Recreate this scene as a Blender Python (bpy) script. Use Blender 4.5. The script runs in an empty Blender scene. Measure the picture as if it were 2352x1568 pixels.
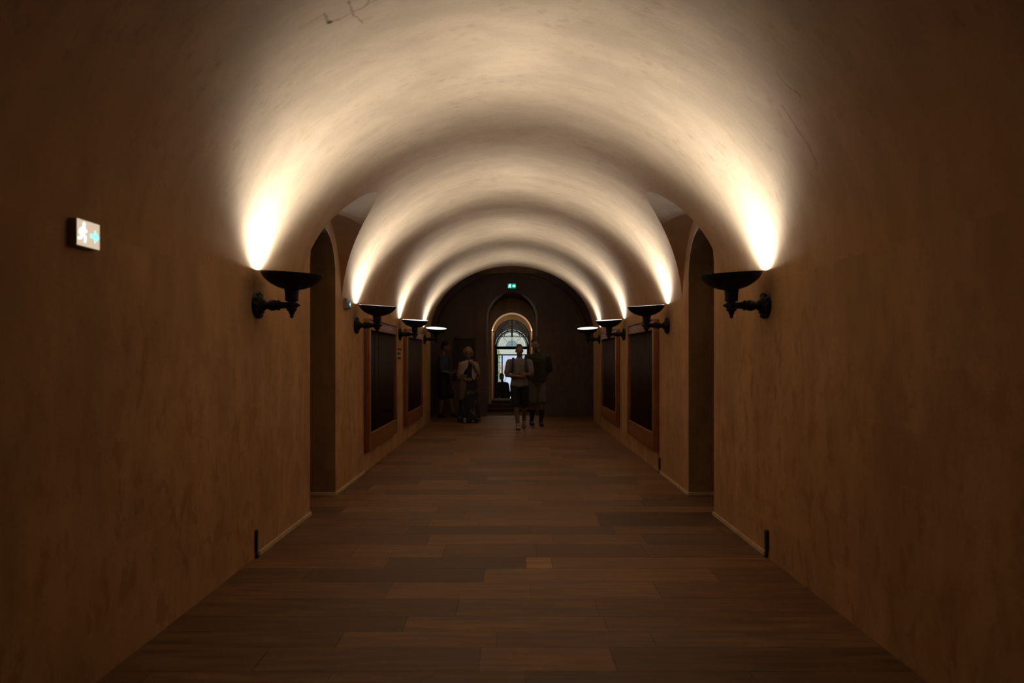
import bpy, bmesh, math, random
from mathutils import Vector, Matrix, Euler, noise as mnoise
random.seed(7)
PI = math.pi
C = bpy.context.scene.collection
sc = bpy.context.scene

# ---------------------------------------------------------------- camera, world, exposure
cam_d = bpy.data.cameras.new('camera')
cam = bpy.data.objects.new('camera', cam_d); C.objects.link(cam); sc.camera = cam
cam.location = (0, 0, 1.5); cam.rotation_euler = (PI/2, 0, 0)
cam_d.sensor_width = 36.0; cam_d.lens = 24.0
cam_d.shift_y = 36/2352; cam_d.shift_x = 0.0
cam_d.clip_start = 0.05; cam_d.clip_end = 400
cam_d.dof.use_dof = True; cam_d.dof.focus_distance = 10.0; cam_d.dof.aperture_fstop = 2.0

w = bpy.data.worlds.new('world'); sc.world = w; w.use_nodes = True
bg = w.node_tree.nodes['Background']
bg.inputs['Color'].default_value = (0.80, 0.90, 1.0, 1); bg.inputs['Strength'].default_value = 1.35

sc.view_settings.view_transform = 'Standard'; sc.view_settings.look = 'None'
sc.view_settings.gamma = 1.0; sc.view_settings.use_curve_mapping = False
sc.view_settings.exposure = 0.0
sc.cycles.use_denoising = True
sc.cycles.max_bounces = 10; sc.cycles.diffuse_bounces = 7; sc.cycles.adaptive_threshold = 0.02
sc.cycles.sample_clamp_indirect = 6.0

GLOW_W = 58.0           # unshaped glow of its bulb
LAMP_W = 250.0          # power of every sconce lamp

# ---------------------------------------------------------------- plan of the place (metres)
W = 1.92               # half width of the corridor
SPR, RISE = 2.07, 1.58 # spring line and rise of the elliptical barrel vault
YB, YE = -7.0, 16.1    # back end, far end of the vault
YW = 17.55             # end wall beyond the crossing passage
LC, LR = 6.955, 0.745  # side lunette: centre and half width along the corridor
DR = 0.465             # half width of the side doorways
LAMPS = [5.13, 8.38, 11.63, 14.88]

# ---------------------------------------------------------------- helpers
def tag(o, label=None, cat=None, group=None, kind=None):
    if label: o['label'] = label
    if cat: o['category'] = cat
    if group: o['group'] = group
    if kind: o['kind'] = kind
    return o
def empty(name, loc=(0, 0, 0), rz=0):
    o = bpy.data.objects.new(name, None); C.objects.link(o)
    o.location = loc; o.rotation_euler = (0, 0, rz); return o
def obj(name, bm, mat, parent=None, smooth=True, loc=None):
    if isinstance(bm, bpy.types.Mesh): me = bm
    else:
        bmesh.ops.recalc_face_normals(bm, faces=bm.faces)
        me = bpy.data.meshes.new(name); bm.to_mesh(me); bm.free()
    me.materials.clear()
    for m in (mat if isinstance(mat, (list, tuple)) else [mat]): me.materials.append(m)
    if smooth:
        for p in me.polygons: p.use_smooth = True
    o = bpy.data.objects.new(name, me); C.objects.link(o)
    if parent: o.parent = parent
    if loc: o.location = loc
    return o
def NB(): return bmesh.new()
def box(bm, a, b, bev=0.0):
    r = bmesh.ops.create_cube(bm, size=1)
    vs = r['verts']
    for v in vs:
        v.co = Vector(((a[i] + b[i]) / 2 + v.co[i] * (b[i] - a[i])) for i in range(3))
    if bev > 0:
        es = list({e for v in vs for e in v.link_edges})
        bmesh.ops.bevel(bm, geom=es, offset=bev, segments=2, affect='EDGES', profile=0.6)
def frame_axes(d):
    d = d.normalized(); u = Vector((0, 0, 1)) if abs(d.z) < 0.9 else Vector((0, 1, 0))
    a = d.cross(u).normalized(); b = a.cross(d).normalized(); return a, b
def rings(bm, rs, closed_ends=True):
    loops = [[bm.verts.new(p) for p in r] for r in rs]
    n = len(loops[0])
    for i in range(len(loops) - 1):
        for j in range(n):
            bm.faces.new((loops[i][j], loops[i][(j+1) % n], loops[i+1][(j+1) % n], loops[i+1][j]))
    if closed_ends:
        bm.faces.new(loops[0][::-1]); bm.faces.new(loops[-1])
def tube(bm, pts, rad, n=10):
    pts = [Vector(p) for p in pts]
    rad = rad if isinstance(rad, (list, tuple)) else [rad] * len(pts)
    rs = []
    a0 = None
    for i, p in enumerate(pts):
        d = (pts[min(i+1, len(pts)-1)] - pts[max(i-1, 0)]).normalized()
        if a0 is None: a, b = frame_axes(d)
        else:
            a = (a0 - d * a0.dot(d)).normalized(); b = d.cross(a)
        a0 = a
        b = d.cross(a)
        rs.append([p + (a * math.cos(2*PI*k/n) + b * math.sin(2*PI*k/n)) * rad[i] for k in range(n)])
    rings(bm, rs)
def lathe(bm, prof, n=40, axis='Z', origin=(0, 0, 0), cap=True):
    o = Vector(origin); rs = []
    for r, h in prof:
        ring = []
        for k in range(n):
            c, s = math.cos(2*PI*k/n) * max(r, 1e-4), math.sin(2*PI*k/n) * max(r, 1e-4)
            ring.append(o + (Vector((c, s, h)) if axis == 'Z' else Vector((h, c, s))))
        rs.append(ring)
    rings(bm, rs, cap)
def ball(bm, c, r, sx=1, sy=1, sz=1, rot=None, seg=16):
    m = Matrix.Translation(Vector(c)) @ (rot.to_matrix().to_4x4() if rot else Matrix()) @ Matrix.Diagonal((sx, sy, sz, 1))
    bmesh.ops.create_uvsphere(bm, u_segments=seg, v_segments=seg // 2 + 2, radius=r, matrix=m)
def sheet(bm, fn, nu, nv):
    g = [[bm.verts.new(fn(i / nu, j / nv)) for j in range(nv + 1)] for i in range(nu + 1)]
    for i in range(nu):
        for j in range(nv):
            bm.faces.new((g[i][j], g[i+1][j], g[i+1][j+1], g[i][j+1]))
    return g

# ---------------------------------------------------------------- materials
def new_mat(name):
    m = bpy.data.materials.new(name); m.use_nodes = True
    nt = m.node_tree; b = nt.nodes['Principled BSDF']; return m, nt, b
def nd(nt, t, **kw):
    n = nt.nodes.new(t)
    for k, v in kw.items():
        if k in n.bl_rna.properties.keys(): setattr(n, k, v)
        else: n.inputs[k].default_value = v
    return n
def mathn(nt, op, a, b=None, c=None, clamp=False):
    n = nt.nodes.new('ShaderNodeMath'); n.operation = op; n.use_clamp = clamp
    for i, x in enumerate((a, b, c)):
        if x is None: continue
        if isinstance(x, (int, float)): n.inputs[i].default_value = x
        else: nt.links.new(x, n.inputs[i])
    return n.outputs[0]
def mapr(nt, x, a, b, c, d, smooth=True):
    n = nt.nodes.new('ShaderNodeMapRange'); n.interpolation_type = 'SMOOTHSTEP' if smooth else 'LINEAR'
    nt.links.new(x, n.inputs['Value'])
    for k, v in zip(('From Min', 'From Max', 'To Min', 'To Max'), (a, b, c, d)): n.inputs[k].default_value = v
    return n.outputs['Result']
def mixc(nt, fac, c1, c2, blend='MIX'):
    n = nt.nodes.new('ShaderNodeMix'); n.data_type = 'RGBA'; n.blend_type = blend
    if isinstance(fac, (int, float)): n.inputs[0].default_value = fac
    else: nt.links.new(fac, n.inputs[0])
    for i, c in ((6, c1), (7, c2)):
        if isinstance(c, (tuple, list)): n.inputs[i].default_value = (*c[:3], 1)
        else: nt.links.new(c, n.inputs[i])
    return n.outputs[2]
def noise(nt, vec, scale, detail=4, rough=0.55, dist=0.0):
    n = nd(nt, 'ShaderNodeTexNoise'); n.inputs['Scale'].default_value = scale
    n.inputs['Detail'].default_value = detail; n.inputs['Roughness'].default_value = rough
    n.inputs['Distortion'].default_value = dist
    nt.links.new(vec, n.inputs['Vector']); return n.outputs['Fac']
def coords(nt, scale=(1, 1, 1), loc=(0, 0, 0), out='Object'):
    t = nd(nt, 'ShaderNodeTexCoord'); mp = nd(nt, 'ShaderNodeMapping')
    nt.links.new(t.outputs[out], mp.inputs['Vector'])
    mp.inputs['Scale'].default_value = scale; mp.inputs['Location'].default_value = loc
    return mp.outputs['Vector']
def bump(nt, b, h, strength, dist=0.01):
    n = nd(nt, 'ShaderNodeBump'); n.inputs['Strength'].default_value = strength; n.inputs['Distance'].default_value = dist
    nt.links.new(h, n.inputs['Height']); nt.links.new(n.outputs['Normal'], b.inputs['Normal'])
def plain(name, col, rough=0.6, metal=0.0, emit=None, es=0.0, var=0.0, spec=None):
    m, nt, b = new_mat(name)
    b.inputs['Base Color'].default_value = (*col, 1); b.inputs['Roughness'].default_value = rough
    b.inputs['Metallic'].default_value = metal
    if spec is not None: b.inputs['Specular IOR Level'].default_value = spec
    if emit: b.inputs['Emission Color'].default_value = (*emit, 1); b.inputs['Emission Strength'].default_value = es
    if var > 0:
        f = noise(nt, coords(nt), 14, 4)
        c = mixc(nt, mapr(nt, f, .3, .7, 0, 1), tuple(x * (1 - var) for x in col), tuple(min(1, x * (1 + var)) for x in col))
        nt.links.new(c, b.inputs['Base Color']); bump(nt, b, f, .25, .003)
    return m

STONE = (0.460, 0.268, 0.130)
def wall_stone(name='limestone_wall', base=STONE, blocks=True):
    m, nt, b = new_mat(name); L = nt.links
    v = coords(nt); vs = coords(nt, (1.6, 1.6, .55))
    broad = noise(nt, vs, 1.7, 5, .6)
    fine = noise(nt, coords(nt, (5, 5, 3.0)), 1.9, 6, .66); grain = noise(nt, v, 85, 3, .7)
    patch = noise(nt, v, 0.75, 3, .5)
    sz = nd(nt, 'ShaderNodeSeparateXYZ'); L.new(v, sz.inputs[0]); low = mapr(nt, sz.outputs[2], 1.35, 2.07, 1, .25)   # handling stains gather lower down
    col = mixc(nt, mapr(nt, broad, .34, .68, 0, 1), tuple(x * .84 for x in base), tuple(x * 1.17 for x in base))
    col = mixc(nt, mathn(nt, 'MULTIPLY', mapr(nt, fine, .44, .66, 0, .55), low), col, (base[0]*.74, base[1]*.62, base[2]*.50))
    col = mixc(nt, mathn(nt, 'MULTIPLY', mapr(nt, patch, .42, .66, 0, .38), low), col, (base[0]*1.02, base[1]*.93, base[2]*.82))
    if blocks:
        # ashlar blocks of slightly different stone: courses run along the corridor
        sx = nd(nt, 'ShaderNodeSeparateXYZ'); L.new(v, sx.inputs[0])
        cx = nd(nt, 'ShaderNodeCombineXYZ'); L.new(sx.outputs[1], cx.inputs[0]); L.new(sx.outputs[2], cx.inputs[1])
        L.new(mathn(nt, 'MULTIPLY', sx.outputs[0], 3.0), cx.inputs[2])
        br = nd(nt, 'ShaderNodeTexBrick'); L.new(cx.outputs[0], br.inputs['Vector'])
        br.inputs['Scale'].default_value = 1.0; br.inputs['Brick Width'].default_value = .52; br.inputs['Row Height'].default_value = .29
        br.inputs['Mortar Size'].default_value = .006; br.inputs['Mortar Smooth'].default_value = .9
        br.inputs['Color1'].default_value = (0, 0, 0, 1); br.inputs['Color2'].default_value = (1, 1, 1, 1); br.inputs['Mortar'].default_value = (.5, .5, .5, 1)
        gate = mathn(nt, 'MULTIPLY', mapr(nt, br.outputs['Color'], .55, .95, 0, 1), mathn(nt, 'MULTIPLY', mapr(nt, noise(nt, v, 1.1, 2), .42, .58, 0, .42), low))
        col = mixc(nt, gate, col, (base[0]*.72, base[1]*.64, base[2]*.56))
        # rubbed vertical stains
        st = noise(nt, coords(nt, (6.5, 6.5, 3.2), (3, 1, 0)), 1.3, 4, .62, .3)
        col = mixc(nt, mathn(nt, 'MULTIPLY', mapr(nt, st, .53, .63, 0, .62), mathn(nt, 'MULTIPLY', mapr(nt, patch, .40, .58, 0, 1), low)), col, (base[0]*.66, base[1]*.55, base[2]*.46))
    col = mixc(nt, mapr(nt, grain, .35, .65, .22, 0), col, tuple(x * .62 for x in base))
    L.new(col, b.inputs['Base Color']); b.inputs['Roughness'].default_value = .92
    b.inputs['Specular IOR Level'].default_value = .12
    bump(nt, b, mathn(nt, 'ADD', fine, mathn(nt, 'MULTIPLY', broad, 1.5)), .22, .012)
    return m

def vault_pt(px, py):
    """point of the vault met by the line through a place in the photograph (used to set the crack where it is)"""
    k, e = (px - 1175.5) / 1568, (820 - py) / 1568
    lo, hi = 0.5, 30.0
    for _ in range(60):
        y = (lo + hi) / 2; x = k * y; z = 1.5 + e * y
        ins = abs(x) < W and z < SPR + RISE * math.sqrt(max(0, 1 - (x / W)**2))
        if ins: lo = y
        else: hi = y
    return (k * lo, lo)

def vault_plaster():
    base = STONE
    m, nt, b = new_mat('vault_plaster'); L = nt.links
    v = coords(nt)
    sx = nd(nt, 'ShaderNodeSeparateXYZ'); L.new(v, sx.inputs[0])
    broad = noise(nt, coords(nt, (1.2, 2.6, 1.2)), 1.5, 5, .6)
    fine = noise(nt, coords(nt, (5, 12, 5)), 1.6, 6, .7, .2); grain = noise(nt, v, 80, 3, .7)
    col = mixc(nt, mapr(nt, broad, .34, .68, 0, 1), tuple(x * .90 for x in base), tuple(x * 1.07 for x in base))
    col = mixc(nt, mapr(nt, fine, .48, .74, 0, .28), col, (base[0]*.78, base[1]*.72, base[2]*.66))
    col = mixc(nt, mapr(nt, grain, .35, .65, .16, 0), col, tuple(x * .66 for x in base))
    # small rubbed spots in rows, and ochre touches
    sp = nd(nt, 'ShaderNodeTexVoronoi'); L.new(coords(nt, (7.0, 11, 7.0)), sp.inputs['Vector']); sp.inputs['Scale'].default_value = 1.0
    sp.inputs['Randomness'].default_value = .8
    wob = noise(nt, coords(nt, (14, 30, 14)), 1.6, 3, .6)
    d = mathn(nt, 'ADD', sp.outputs['Distance'], mathn(nt, 'MULTIPLY', mathn(nt, 'SUBTRACT', wob, .5), 1.1))
    spots = mathn(nt, 'MULTIPLY', mapr(nt, d, .12, .34, 1, 0), mapr(nt, noise(nt, v, 1.6, 2), .47, .62, 0, .34))
    col = mixc(nt, spots, col, (base[0]*.60, base[1]*.56, base[2]*.48))
    och = mathn(nt, 'MULTIPLY', mapr(nt, noise(nt, coords(nt, (3, 7, 3), (9, 2, 1)), 1.6, 2), .66, .70, 0, .42), 1.0)
    col = mixc(nt, och, col, (base[0]*.80, base[1]*.76, base[2]*.56))
    # hairline crack with a dark knot, high on the left of the nearest bay
    pts = [(757, 52), (800, 34), (835, 14), (875, -6)]
    segs = list(zip(pts, pts[1:])) + [((757, 52), (745, 30)), ((808, 30), (830, 52)), ((808, 30), (800, 2)), ((838, 14), (852, -8))]
    segs += [((1781, 165), (1808, 196)), ((1808, 196), (1840, 222)), ((1798, 245), (1829, 295)), ((1829, 295), (1856, 333)), ((1856, 333), (1875, 372))]
    wx = mathn(nt, 'MULTIPLY', mathn(nt, 'SUBTRACT', noise(nt, v, 16, 3), .5), .06)
    wy = mathn(nt, 'MULTIPLY', mathn(nt, 'SUBTRACT', noise(nt, coords(nt, loc=(5, 5, 5)), 16, 3), .5), .06)
    X = mathn(nt, 'ADD', sx.outputs[0], wx); Y = mathn(nt, 'ADD', sx.outputs[1], wy)
    dmin = None
    for a, c in segs:
        (ax, ay), (bx, by) = vault_pt(*a), vault_pt(*c)
        dx, dy = bx - ax, by - ay; l2 = dx*dx + dy*dy
        px = mathn(nt, 'SUBTRACT', X, ax); py = mathn(nt, 'SUBTRACT', Y, ay)
        t = mathn(nt, 'DIVIDE', mathn(nt, 'ADD', mathn(nt, 'MULTIPLY', px, dx), mathn(nt, 'MULTIPLY', py, dy)), l2, clamp=True)
        ex = mathn(nt, 'SUBTRACT', px, mathn(nt, 'MULTIPLY', t, dx)); ey = mathn(nt, 'SUBTRACT', py, mathn(nt, 'MULTIPLY', t, dy))
        dd = mathn(nt, 'SQRT', mathn(nt, 'ADD', mathn(nt, 'MULTIPLY', ex, ex), mathn(nt, 'MULTIPLY', ey, ey)))
        dmin = dd if dmin is None else mathn(nt, 'MINIMUM', dmin, dd)
    kx, ky = vault_pt(757, 52)
    kd = mathn(nt, 'SQRT', mathn(nt, 'ADD', mathn(nt, 'POWER', mathn(nt, 'SUBTRACT', X, kx), 2), mathn(nt, 'POWER', mathn(nt, 'SUBTRACT', Y, ky), 2)))
    crack = mathn(nt, 'MAXIMUM', mapr(nt, dmin, .002, .010, .42, 0), mapr(nt, kd, .008, .022, .9, 0))
    col = mixc(nt, crack, col, (base[0]*.16, base[1]*.11, base[2]*.07))
    L.new(col, b.inputs['Base Color']); b.inputs['Roughness'].default_value = .92; b.inputs['Specular IOR Level'].default_value = .1
    bump(nt, b, mathn(nt, 'ADD', fine, broad), .22, .012)
    return m

M_WALL = wall_stone(); M_VAULT = vault_plaster()
M_SIDE_SHADED = wall_stone('side_passage_stone_shaded', tuple(x * .62 for x in STONE), False)  # wall stone in a darker copy, passage shade put into its colour
M_END_SHADED = wall_stone('end_wall_stone_shaded', (STONE[0]*.29, STONE[1]*.34, STONE[2]*.62), True)  # colour lowered to carry the shade at the far end
M_GREY = wall_stone('vestibule_grey_stone', (.58, .52, .46), False)
M_TRIM = plain('pale_skirting_stone', (.52, .37, .24), .85, var=.12)
M_BRONZE = plain('blackened_bronze', (.010, .009, .008), .58, .1, var=.3, spec=.25)
M_LINING = plain('white_enamel_lining', (.82, .80, .76), .4)
M_BULB = plain('lamp_glass', (1, 1, 1), .4, emit=(1, .93, .82), es=25)
M_WOOD = None
def wood():
    m, nt, b = new_mat('varnished_oak')
    f = noise(nt, coords(nt, (14, 14, 1.2)), 2.2, 6, .65, .8)
    c = mixc(nt, mapr(nt, f, .3, .7, 0, 1), (.15, .050, .013), (.28, .096, .026))
    nt.links.new(c, b.inputs['Base Color']); b.inputs['Roughness'].default_value = .5
    bump(nt, b, f, .2, .003); return m
M_WOOD = wood()
M_IRON = plain('dark_iron', (.005, .0055, .006), .7, 0, spec=.15)
M_ROD = plain('brown_painted_rod', (.036, .020, .011), .6)
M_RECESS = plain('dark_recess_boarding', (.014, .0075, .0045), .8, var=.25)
M_GROUT = plain('floor_joint_dirt', (.075, .042, .02), .9)

def floor_mat():
    m, nt, b = new_mat('worn_floor_slabs'); L = nt.links
    at = nd(nt, 'ShaderNodeAttribute'); at.attribute_name = 'tone'
    f = noise(nt, coords(nt, (.9, 9, 1)), 2.2, 6, .66, .4)
    g = noise(nt, coords(nt), 30, 4, .6)
    h = noise(nt, coords(nt, (.5, 1.2, 1), (2, 7, 0)), 2.0, 3, .5)
    col = mixc(nt, mapr(nt, f, .36, .64, 0, 1), (.110, .050, .018), (.242, .124, .050))
    col = mixc(nt, mapr(nt, h, .35, .7, 0, .5), col, (.165, .070, .027))
    col = mixc(nt, mapr(nt, g, .55, .75, 0, .18), col, (.09, .042, .018))
    col = mixc(nt, 1.0, col, at.outputs['Color'], 'MULTIPLY')
    L.new(col, b.inputs['Base Color'])
    L.new(mapr(nt, f, .3, .7, .46, .66), b.inputs['Roughness'])
    b.inputs['Specular IOR Level'].default_value = .35
    bump(nt, b, mathn(nt, 'ADD', f, mathn(nt, 'MULTIPLY', g, .25)), .25, .008); return m
M_FLOOR = floor_mat()

# ---------------------------------------------------------------- floor of long slabs laid across
def build_floor():
    ys = [3.0, 3.26, 3.53, 3.73, 3.95, 4.24, 4.55, 4.85, 5.12, 5.47, 5.78, 6.06, 6.32, 6.60, 6.87, 7.17]
    known = {  # row start: [(cut positions in metres across), tones left to right]
        3.26: ([600, 1102, 1408], [.86, .90, 1.22, .80]),
        3.53: ([780, 1140, 1500], [.85, 1.12, .98, 1.02]),
        3.73: ([930, 1391], [.80, 1.12, .98]),
        3.95: ([1050, 1370], [.85, 1.0, .92]),
        4.24: ([893, 1218, 1510], [.92, 1.20, 1.15, .92]),
        4.55: ([705, 1112, 1640], [.80, .74, 1.18, .88]),
        4.85: ([890, 1208, 1267], [1.02, .76, 1.5, 1.10]),
        5.12: ([815, 1020, 1230, 1480], [.95, 1.12, .88, .80, .92]),
        5.47: ([984, 1270, 1480], [.85, 1.10, 1.0, .78]),
        6.06: ([985, 1100, 1375], [.92, 1.12, 1.10, .62]),
        6.32: ([1066, 1370], [.90, 1.05, .60]),
        6.60: ([790, 1004, 1222], [.80, 1.20, .90, 1.0]),
    }
    lo = 3.0; back = []
    while lo > YB: lo -= random.uniform(.24, .32); back.append(max(lo, YB))
    hi = 7.17; front = []
    while hi < YW - .3: hi += random.uniform(.25, .34); front.append(min(hi, YW))
    if front[-1] < YW: front.append(YW)
    ys = back[::-1] + ys + front
    bm = NB(); lay = bm.faces.layers.float_vector.new('tmp') if False else None
    tones = []
    def slab(x0, x1, y0, y1, t):
        g = .0012; z = 0.0
        a = [(x0+g, y0+g), (x1-g, y0+g), (x1-g, y1-g), (x0+g, y1-g)]
        top = [bm.verts.new((x, y, z)) for x, y in a]
        bot = [bm.verts.new((x, y, z - .02)) for x, y in [(x0+g, y0+g), (x1-g, y0+g), (x1-g, y1-g), (x0+g, y1-g)]]
        bm.faces.new(top); tones.append(t)
        for k in range(4):
            bm.faces.new((top[k], top[(k+1) % 4], bot[(k+1) % 4], bot[k])); tones.append(t * .6)
    for y0, y1 in zip(ys, ys[1:]):
        inx = (YE <= (y0+y1)/2)
        xl, xr = (-6.0, 6.0) if inx else (-W - 2.3, W + 2.3)
        key = next((k for k in known if abs(k - y0) < 1e-6), None)
        if key is not None:
            cuts, tn = known[key]; ym = (y0 + y1) / 2
            xs = [xl] + [(c - 1175.5) / 1568 * ym for c in cuts] + [xr]
        else:
            xs = [xl]; x = xl + random.uniform(.5, 1.3)
            while x < xr - .4: xs.append(x); x += random.uniform(.45, 1.35)
            xs.append(xr); tn = [random.choice([.78, .88, .95, 1.0, 1.06, 1.14]) * random.uniform(.96, 1.04) for _ in xs[1:]]
        for i in range(len(xs) - 1): slab(xs[i], xs[i+1], y0, y1, tn[i])
    nslab = len(bm.faces)
    q = [bm.verts.new(p) for p in ((-6.2, YB, -.004), (6.2, YB, -.004), (6.2, YW + .1, -.004), (-6.2, YW + .1, -.004))]
    f = bm.faces.new(q); f.material_index = 1; tones.append(1)
    me = bpy.data.meshes.new('floor'); bm.to_mesh(me); bm.free()
    at = me.color_attributes.new('tone', 'FLOAT_COLOR', 'CORNER')
    k = 0
    for p in me.polygons:
        t = tones[p.index]**1.4; r = 1.0 + .03 * math.sin(p.index * 12.9)
        for _ in p.loop_indices:
            at.data[_].color = (t * r, t, t * (2 - r), 1)
    me.materials.append(M_FLOOR); me.materials.append(M_GROUT)
    o = bpy.data.objects.new('floor', me); C.objects.link(o)
    tag(o, 'brown stone floor of long worn slabs laid across the corridor', 'floor', kind='structure')
build_floor()

# ---------------------------------------------------------------- vault with the side lunettes cut in
def vz(x): return SPR + RISE * math.sqrt(max(0.0, 1 - (min(abs(x), W) / W)**2))
def lun(d, s): return SPR + (.93 + .18 * min(d, .7) / .565) * s      # lunette height, d inward from the wall, s = sin
def groin(y):
    """inward distance at which the lunette meets the main vault, for a place along the corridor"""
    u = (y - LC) / LR
    if abs(u) >= 1: return 0.0
    s = math.sqrt(1 - u*u); lo, hi = 0.0, 1.2
    for _ in range(50):
        d = (lo + hi) / 2
        if lun(d, s) > vz(W - d): lo = d
        else: hi = d
    return lo
LUN_Y = [LC + LR * math.cos(PI * (1 - k / 40)) for k in range(41)]
def ylist():
    a = [YB + (LUN_Y[0] - YB) * k / 60 for k in range(60)]
    c = [LUN_Y[-1] + (YE - LUN_Y[-1]) * k / 50 for k in range(1, 51)]
    return a + LUN_Y + c
def build_vault():
    bm = NB(); N = 72; rows = []
    for y in ylist():
        x0 = W - groin(y); a0 = math.acos(min(1, x0 / W))
        r = []
        for k in range(N + 1):
            a = a0 + (PI - 2*a0) * k / N
            r.append(bm.verts.new((W * math.cos(a), y, SPR + RISE * math.sin(a))))
        rows.append(r)
    for i in range(len(rows) - 1):
        for k in range(N): bm.faces.new((rows[i][k], rows[i+1][k], rows[i+1][k+1], rows[i][k+1]))
    o = obj('ceiling', bm, M_VAULT)
    tag(o, 'plastered barrel vault over the long corridor, lit by the bowl lamps', 'vault', kind='structure')
    # lunette soffits
    bm = NB()
    for sgn in (-1, 1):
        prev = None
        for y in LUN_Y:
            u = (y - LC) / LR; s = math.sqrt(max(0, 1 - u*u)); g = groin(y)
            r = [bm.verts.new((sgn * (W - g * k / 14), y, lun(g * k / 14, s))) for k in range(15)]
            if prev:
                for k in range(14):
                    bm.faces.new((prev[k], r[k], r[k+1], prev[k+1]))
            prev = r
    bmesh.ops.remove_doubles(bm, verts=bm.verts, dist=1e-5)
    tag(obj('ceiling_side_lunettes', bm, M_VAULT), 'small cross vaults cut into the main vault above the side doorways', 'vault', kind='structure')
build_vault()

def build_side(sgn, name, word):
    bm = NB(); DS = 2.37
    dys = [LC + DR * math.cos(PI * (1 - k / 28)) for k in range(29)]
    ys = sorted(set([round(v, 6) for v in ylist() + dys])); NZ = 12
    prev = None
    def bot(y):
        return DS + math.sqrt(max(0, DR*DR - (y - LC)**2)) if abs(y - LC) <= DR + 1e-6 else 0.0
    def top(y):
        u = (y - LC) / LR
        return SPR if abs(u) >= 1 else lun(0, math.sqrt(1 - u*u))
    for y0, y1 in zip(ys, ys[1:]):
        ym = (y0 + y1) / 2
        inside = abs(ym - LC) < DR
        b0, b1 = (bot(y0), bot(y1)) if inside else (0.0, 0.0)
        t0, t1 = max(top(y0), SPR), max(top(y1), SPR)
        pts = []
        for k in range(NZ + 1):
            pts.append((bm.verts.new((sgn*W, y0, b0 + (t0-b0)*k/NZ)), bm.verts.new((sgn*W, y1, b1 + (t1-b1)*k/NZ))))
        for k in range(NZ): bm.faces.new((pts[k][0], pts[k][1], pts[k+1][1], pts[k+1][0]))
    # end return of the wall at the crossing passage
    for (x0, x1) in ((W, 6.2),):
        q = [bm.verts.new(p) for p in ((sgn*x0, YE, 0), (sgn*x1, YE, 0), (sgn*x1, YE, 3.65), (sgn*x0, YE, 3.65))]
        bm.faces.new(q)
    bmesh.ops.remove_doubles(bm, verts=bm.verts, dist=1e-5)
    tag(obj(name, bm, M_WALL, smooth=False), f'rough tan stone wall on the {word} with an arched side doorway', 'wall', kind='structure')
    # side passage behind the doorway
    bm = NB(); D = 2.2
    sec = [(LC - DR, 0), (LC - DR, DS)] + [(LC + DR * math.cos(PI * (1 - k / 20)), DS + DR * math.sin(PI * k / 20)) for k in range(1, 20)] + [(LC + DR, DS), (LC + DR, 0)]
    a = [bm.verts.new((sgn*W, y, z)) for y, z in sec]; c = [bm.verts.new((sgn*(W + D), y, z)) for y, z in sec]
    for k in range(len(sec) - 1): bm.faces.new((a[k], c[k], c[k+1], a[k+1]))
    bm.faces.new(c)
    tag(obj(name + '_passage', bm, M_SIDE_SHADED, smooth=False), f'dark arched side passage opening in the {word} wall', 'passage', kind='structure')
build_side(-1, 'wall_left', 'left'); build_side(1, 'wall_right', 'right')

# back wall behind the camera
bm = NB(); vs = [bm.verts.new((W * math.cos(PI*k/40), YB, SPR + RISE * math.sin(PI*k/40))) for k in range(41)]
vs = [bm.verts.new((W, YB, 0))] + vs + [bm.verts.new((-W, YB, 0))]; bm.faces.new(vs)
tag(obj('wall_back', bm, M_WALL, smooth=False), 'stone wall closing the corridor behind the viewer', 'wall', kind='structure')

# spandrel at the far end of the vault, transverse passage vault and its ends
bm = NB(); N = 40
for k in range(N):
    a0, a1 = PI*k/N, PI*(k+1)/N
    q = [(W*math.cos(a0), YE, SPR + RISE*math.sin(a0)), (W*math.cos(a1), YE, SPR + RISE*math.sin(a1)),
         (W*math.cos(a1), YE, 3.65), (W*math.cos(a0), YE, 3.65)]
    bm.faces.new([bm.verts.new(p) for p in q])
R = (YW - YE) / 2
for k in range(24):
    a0, a1 = PI*k/24, PI*(k+1)/24
    q = [(x, YE + R - R*math.cos(a), 3.65 + R*math.sin(a)) for a, x in ((a0, -6.2), (a1, -6.2), (a1, 6.2), (a0, 6.2))]
    bm.faces.new([bm.verts.new(p) for p in q])
for sgn in (-1, 1):
    vs = [(sgn*6.2, YE, 0)] + [(sgn*6.2, YE + R - R*math.cos(PI*k/24), 3.65 + R*math.sin(PI*k/24)) for k in range(25)] + [(sgn*6.2, YW, 0)]
    bm.faces.new([bm.verts.new(p) for p in vs])
bmesh.ops.remove_doubles(bm, verts=bm.verts, dist=1e-5)
tag(obj('ceiling_crossing', bm, M_SIDE_SHADED, smooth=False), 'dark transverse vault over the crossing passage at the far end', 'vault', kind='structure')

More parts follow.
